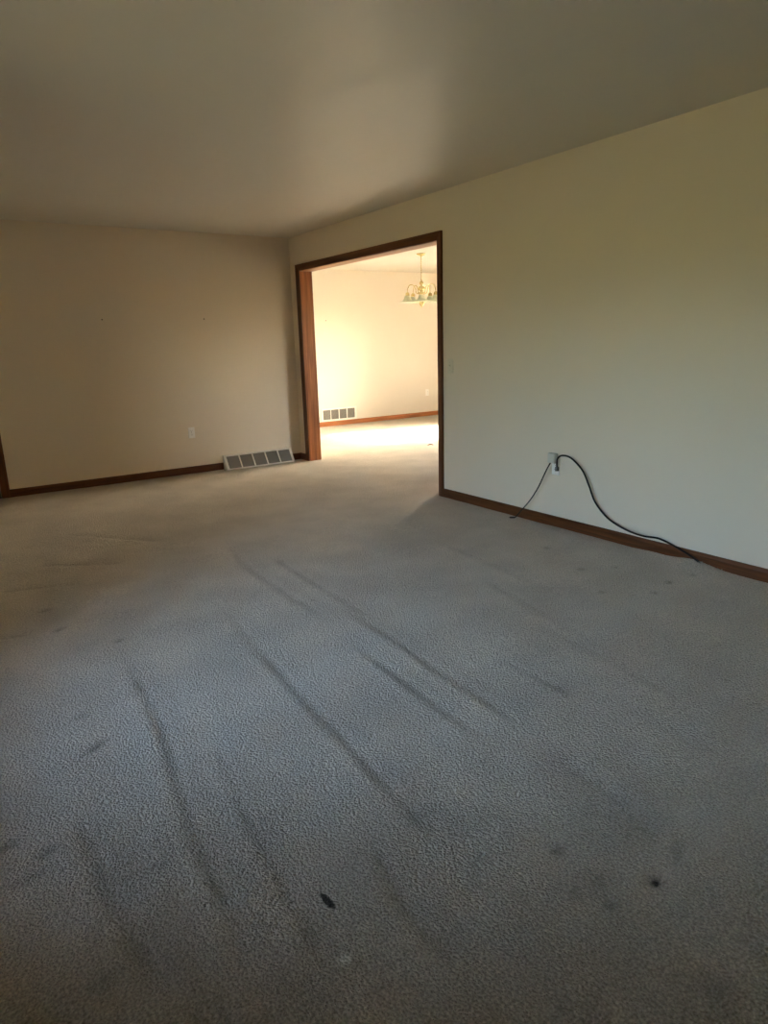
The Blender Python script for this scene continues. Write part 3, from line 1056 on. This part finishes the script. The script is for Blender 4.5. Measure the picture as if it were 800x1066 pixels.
def power_cord():
    root = empty('power_cord', (0, OUT_Y, 0.4085))
    tag(root, 'long black power cord arching from the outlet down to the baseboard', 'cord')
    o = root.location
    bm = bmesh.new(); box(bm, (-0.032, -0.038, -0.004), (-0.0085, -0.017, 0.026), 0.004, 2)
    obj('plug', bm, M_PLUG, root)
    pts = [(-0.024, -3.925, 0.430), (-0.027, -3.927, 0.462), (-0.031, -3.937, 0.497), (-0.032, -3.977, 0.521), (-0.031, -4.053, 0.512),
           (-0.030, -4.150, 0.443), (-0.030, -4.209, 0.351), (-0.029, -4.268, 0.243), (-0.028, -4.376, 0.154),
           (-0.027, -4.512, 0.108), (-0.026, -4.638, 0.095), (-0.025, -4.742, 0.103), (-0.026, -4.846, 0.082),
           (-0.029, -4.932, 0.057), (-0.032, -5.004, 0.030), (-0.034, -5.030, 0.014)]
    bm = bmesh.new(); tube(bm, [Vector(p) - o for p in catmull(pts, 8)], 0.0060, 10)
    obj('cable', bm, M_BLACK, root, True)
power_cord()

# frayed carpet fibres where the cord dives behind the carpet edge
bm = bmesh.new()
rr = random.Random(4)
for k in range(90):
    y = -5.0 - rr.random() * 0.16
    x = -0.020 - rr.random() * 0.03
    z0 = 0.022 * math.exp(-((y + 4.97) / 0.13) ** 2)
    h = 0.004 + rr.random() * 0.009
    dx, dy = rr.uniform(-0.018, 0.004), rr.uniform(-0.02, 0.02)
    tube(bm, [(x, y, z0 - 0.006), (x + dx * .4, y + dy * .4, z0 + h * .6), (x + dx, y + dy, z0 + h)], [0.0011, 0.001, 0.0006], 4)
tag(obj('carpet_fray', bm, M_FIBRE), 'pale frayed carpet fibres at the baseboard under the cord end', 'fray', kind='stuff')

# ---- picture nails
def nail(x, plane, z, label):
    root = empty('picture_nail', (x, plane, z))
    tag(root, label, 'nail', 'nails left in the walls')
    bm = bmesh.new()
    tube(bm, [(0, 0.004, 0), (0, -0.012, 0.003)], 0.0022, 8)
    obj('shank', bm, M_NAIL, root, True)
    bm = bmesh.new(); disc(bm, (0, -0.0115, 0.003), 0.0065, 0.002)
    obj('head', bm, M_NAIL, root)
nail(-2.046, 0, 1.594, 'dark nail on the far living room wall, the left one of two')
nail(-1.039, 0, 1.593, 'faint nail on the far living room wall, nearer the wide opening')
nail(1.878, YD, 1.663, 'small nail on the sunlit dining room wall above the return grille')

# ---- chandelier
def chandelier():
    CX, CY = 2.215, 0.514
    root = empty('chandelier', (CX, CY, H))
    tag(root, 'brass chandelier with five gooseneck arms and frosted glass shades in the dining room', 'chandelier')
    Z = lambda z: z - H
    bm = bmesh.new()
    lathe(bm, [(0, Z(2.44)), (0.062, Z(2.44)), (0.060, Z(2.432)), (0.045, Z(2.420)), (0.018, Z(2.412)), (0.010, Z(2.400)), (0, Z(2.398))], 28)
    obj('ceiling_canopy', bm, M_BRASS, root, True)
    # chain
    ztop, zbot = 2.402, 2.118
    nl = 13
    pitch = (ztop - zbot) / nl
    link_me = None
    for k in range(nl):
        zc = Z(ztop - (k + 0.5) * pitch)
        if link_me is None:
            bm = bmesh.new()
            pts = []
            for i in range(20):
                a = 2 * math.pi * i / 20
                pts.append((0.0088 * math.cos(a), 0, (pitch * 0.66) * math.sin(a)))
            tube(bm, pts, 0.0022, 6, True)
            o = obj('chain_link', bm, M_BRASS, root, True)
            link_me = o.data
        else:
            o = bpy.data.objects.new('chain_link', link_me); COL.objects.link(o); o.parent = root
        o.location = (0, 0, zc)
        o.rotation_euler = (0, 0, math.pi / 2 * (k % 2) + 0.4)
    bm = bmesh.new()
    tube(bm, [(0.003, 0.002, Z(2.405)), (-0.004, 0.001, Z(2.30)), (0.004, -0.002, Z(2.20)), (0, 0, Z(2.10))], 0.0022, 6)
    obj('lamp_cord', bm, M_BRASS, root, True)
    bm = bmesh.new()
    lathe(bm, [(0, Z(2.122)), (0.007, Z(2.120)), (0.010, Z(2.105)), (0.008, Z(2.095)), (0.020, Z(2.085)), (0.030, Z(2.068)),
               (0.022, Z(2.050)), (0.012, Z(2.042)), (0.014, Z(2.030)), (0.040, Z(2.018)), (0.052, Z(1.995)), (0.046, Z(1.978)),
               (0.022, Z(1.968)), (0.018, Z(1.955)), (0.040, Z(1.948)), (0.044, Z(1.932)), (0.030, Z(1.915)), (0.012, Z(1.905)),
               (0.009, Z(1.885)), (0, Z(1.884))], 28)
    obj('center_column', bm, M_BRASS, root, True)
    bm = bmesh.new()
    lathe(bm, [(0, Z(1.886)), (0.010, Z(1.880)), (0.012, Z(1.850)), (0.022, Z(1.836)), (0.034, Z(1.812)), (0.030, Z(1.788)), (0.016, Z(1.772)),
               (0.008, Z(1.764)), (0.009, Z(1.754)), (0, Z(1.746))], 24)
    obj('finial', bm, M_BRASS, root, True)
    # arm towards the living room first
    a0 = math.atan2(-7.063 - CY, -3.588 - CX)
    RC = 0.200
    for k in range(5):
        a = a0 + k * 2 * math.pi / 5
        ca, sa = math.cos(a), math.sin(a)
        prof = [(0.038, 1.940), (0.060, 1.930), (0.078, 1.950), (0.088, 1.995), (0.108, 2.032), (0.140, 2.046), (0.172, 2.034),
                (0.193, 1.995), (RC, 1.955), (RC, 1.940)]
        bm = bmesh.new()
        tube(bm, [(r * ca, r * sa, Z(z)) for r, z in catmull_2(prof)], 0.0058, 8)
        arm = obj('arm', bm, M_BRASS, root, True)
        c = (RC * ca, RC * sa, 0)
        bm = bmesh.new()
        lathe(bm, [(0, Z(1.950)), (0.010, Z(1.950)), (0.022, Z(1.944)), (0.027, Z(1.930)), (0.027, Z(1.912)), (0.031, Z(1.906)), (0.0, Z(1.904))], 18, c)
        obj('socket_cup', bm, M_BRASS, arm, True)
        bm = bmesh.new()
        n = 30
        prof2 = [(0.026, 1.912), (0.034, 1.902), (0.041, 1.886), (0.047, 1.868), (0.056, 1.850), (0.072, 1.836), (0.092, 1.827), (0.106, 1.824),
                 (0.1055, 1.8215), (0.091, 1.8245), (0.071, 1.8335), (0.0545, 1.848), (0.045, 1.866), (0.039, 1.884), (0.032, 1.899), (0.024, 1.909)]
        rings = []
        for i, (r, z) in enumerate(prof2):
            ring = []
            for q in range(n):
                th = 2 * math.pi * q / n
                wv = max(0.0, (r - 0.05) / 0.046)
                rr_ = r * (1 + 0.035 * wv * math.cos(10 * th))
                ring.append(bm.verts.new((c[0] + rr_ * math.cos(th), c[1] + rr_ * math.sin(th), Z(z) + 0.003 * wv * math.cos(10 * th))))
            rings.append(ring)
        for i in range(len(rings)):
            A, B = rings[i], rings[(i + 1) % len(rings)]
            for q in range(n):
                j = (q + 1) % n
                bm.faces.new((A[q], A[j], B[j], B[q]))
        obj('glass_shade', bm, M_SHADE, arm, True)
        bm = bmesh.new()
        lathe(bm, [(0, Z(1.906)), (0.012, Z(1.904)), (0.014, Z(1.885)), (0.022, Z(1.866)), (0.024, Z(1.850)), (0.016, Z(1.834)), (0, Z(1.829))], 16, c)
        obj('bulb', bm, M_PLAST, arm, True)
def catmull_2(prof):
    return [(v.x, v.y) for v in catmull([(r, z, 0) for r, z in prof], 5)]
chandelier()

# ---- dry leaf on the dining room carpet
bm = bmesh.new()
L_, W_ = 0.075, 0.024
rowsv = []
for i in range(9):
    t = i / 8
    w = W_ * math.sin(math.pi * min(1, t * 0.96 + 0.03)) ** 0.8
    zc = 0.006 + 0.010 * math.sin(t * 3.0)
    rowsv.append([bm.verts.new(((t - 0.5) * L_, -w, zc + 0.006)), bm.verts.new(((t - 0.5) * L_, 0, zc)), bm.verts.new(((t - 0.5) * L_, w, zc + 0.008))])
for A, B in zip(rowsv[:-1], rowsv[1:]):
    bm.faces.new((A[0], A[1], B[1], B[0])); bm.faces.new((A[1], A[2], B[2], B[1]))
bmesh.ops.solidify(bm, geom=list(bm.faces), thickness=0.0008)
o = obj('dry_leaf', bm, M_LEAF, None, True)
o.location = (1.702, -0.30, 0.0)
o.rotation_euler = (0, 0, -0.55)
tag(o, 'small reddish brown dry leaf on the carpet below the patch of sunlight', 'leaf')
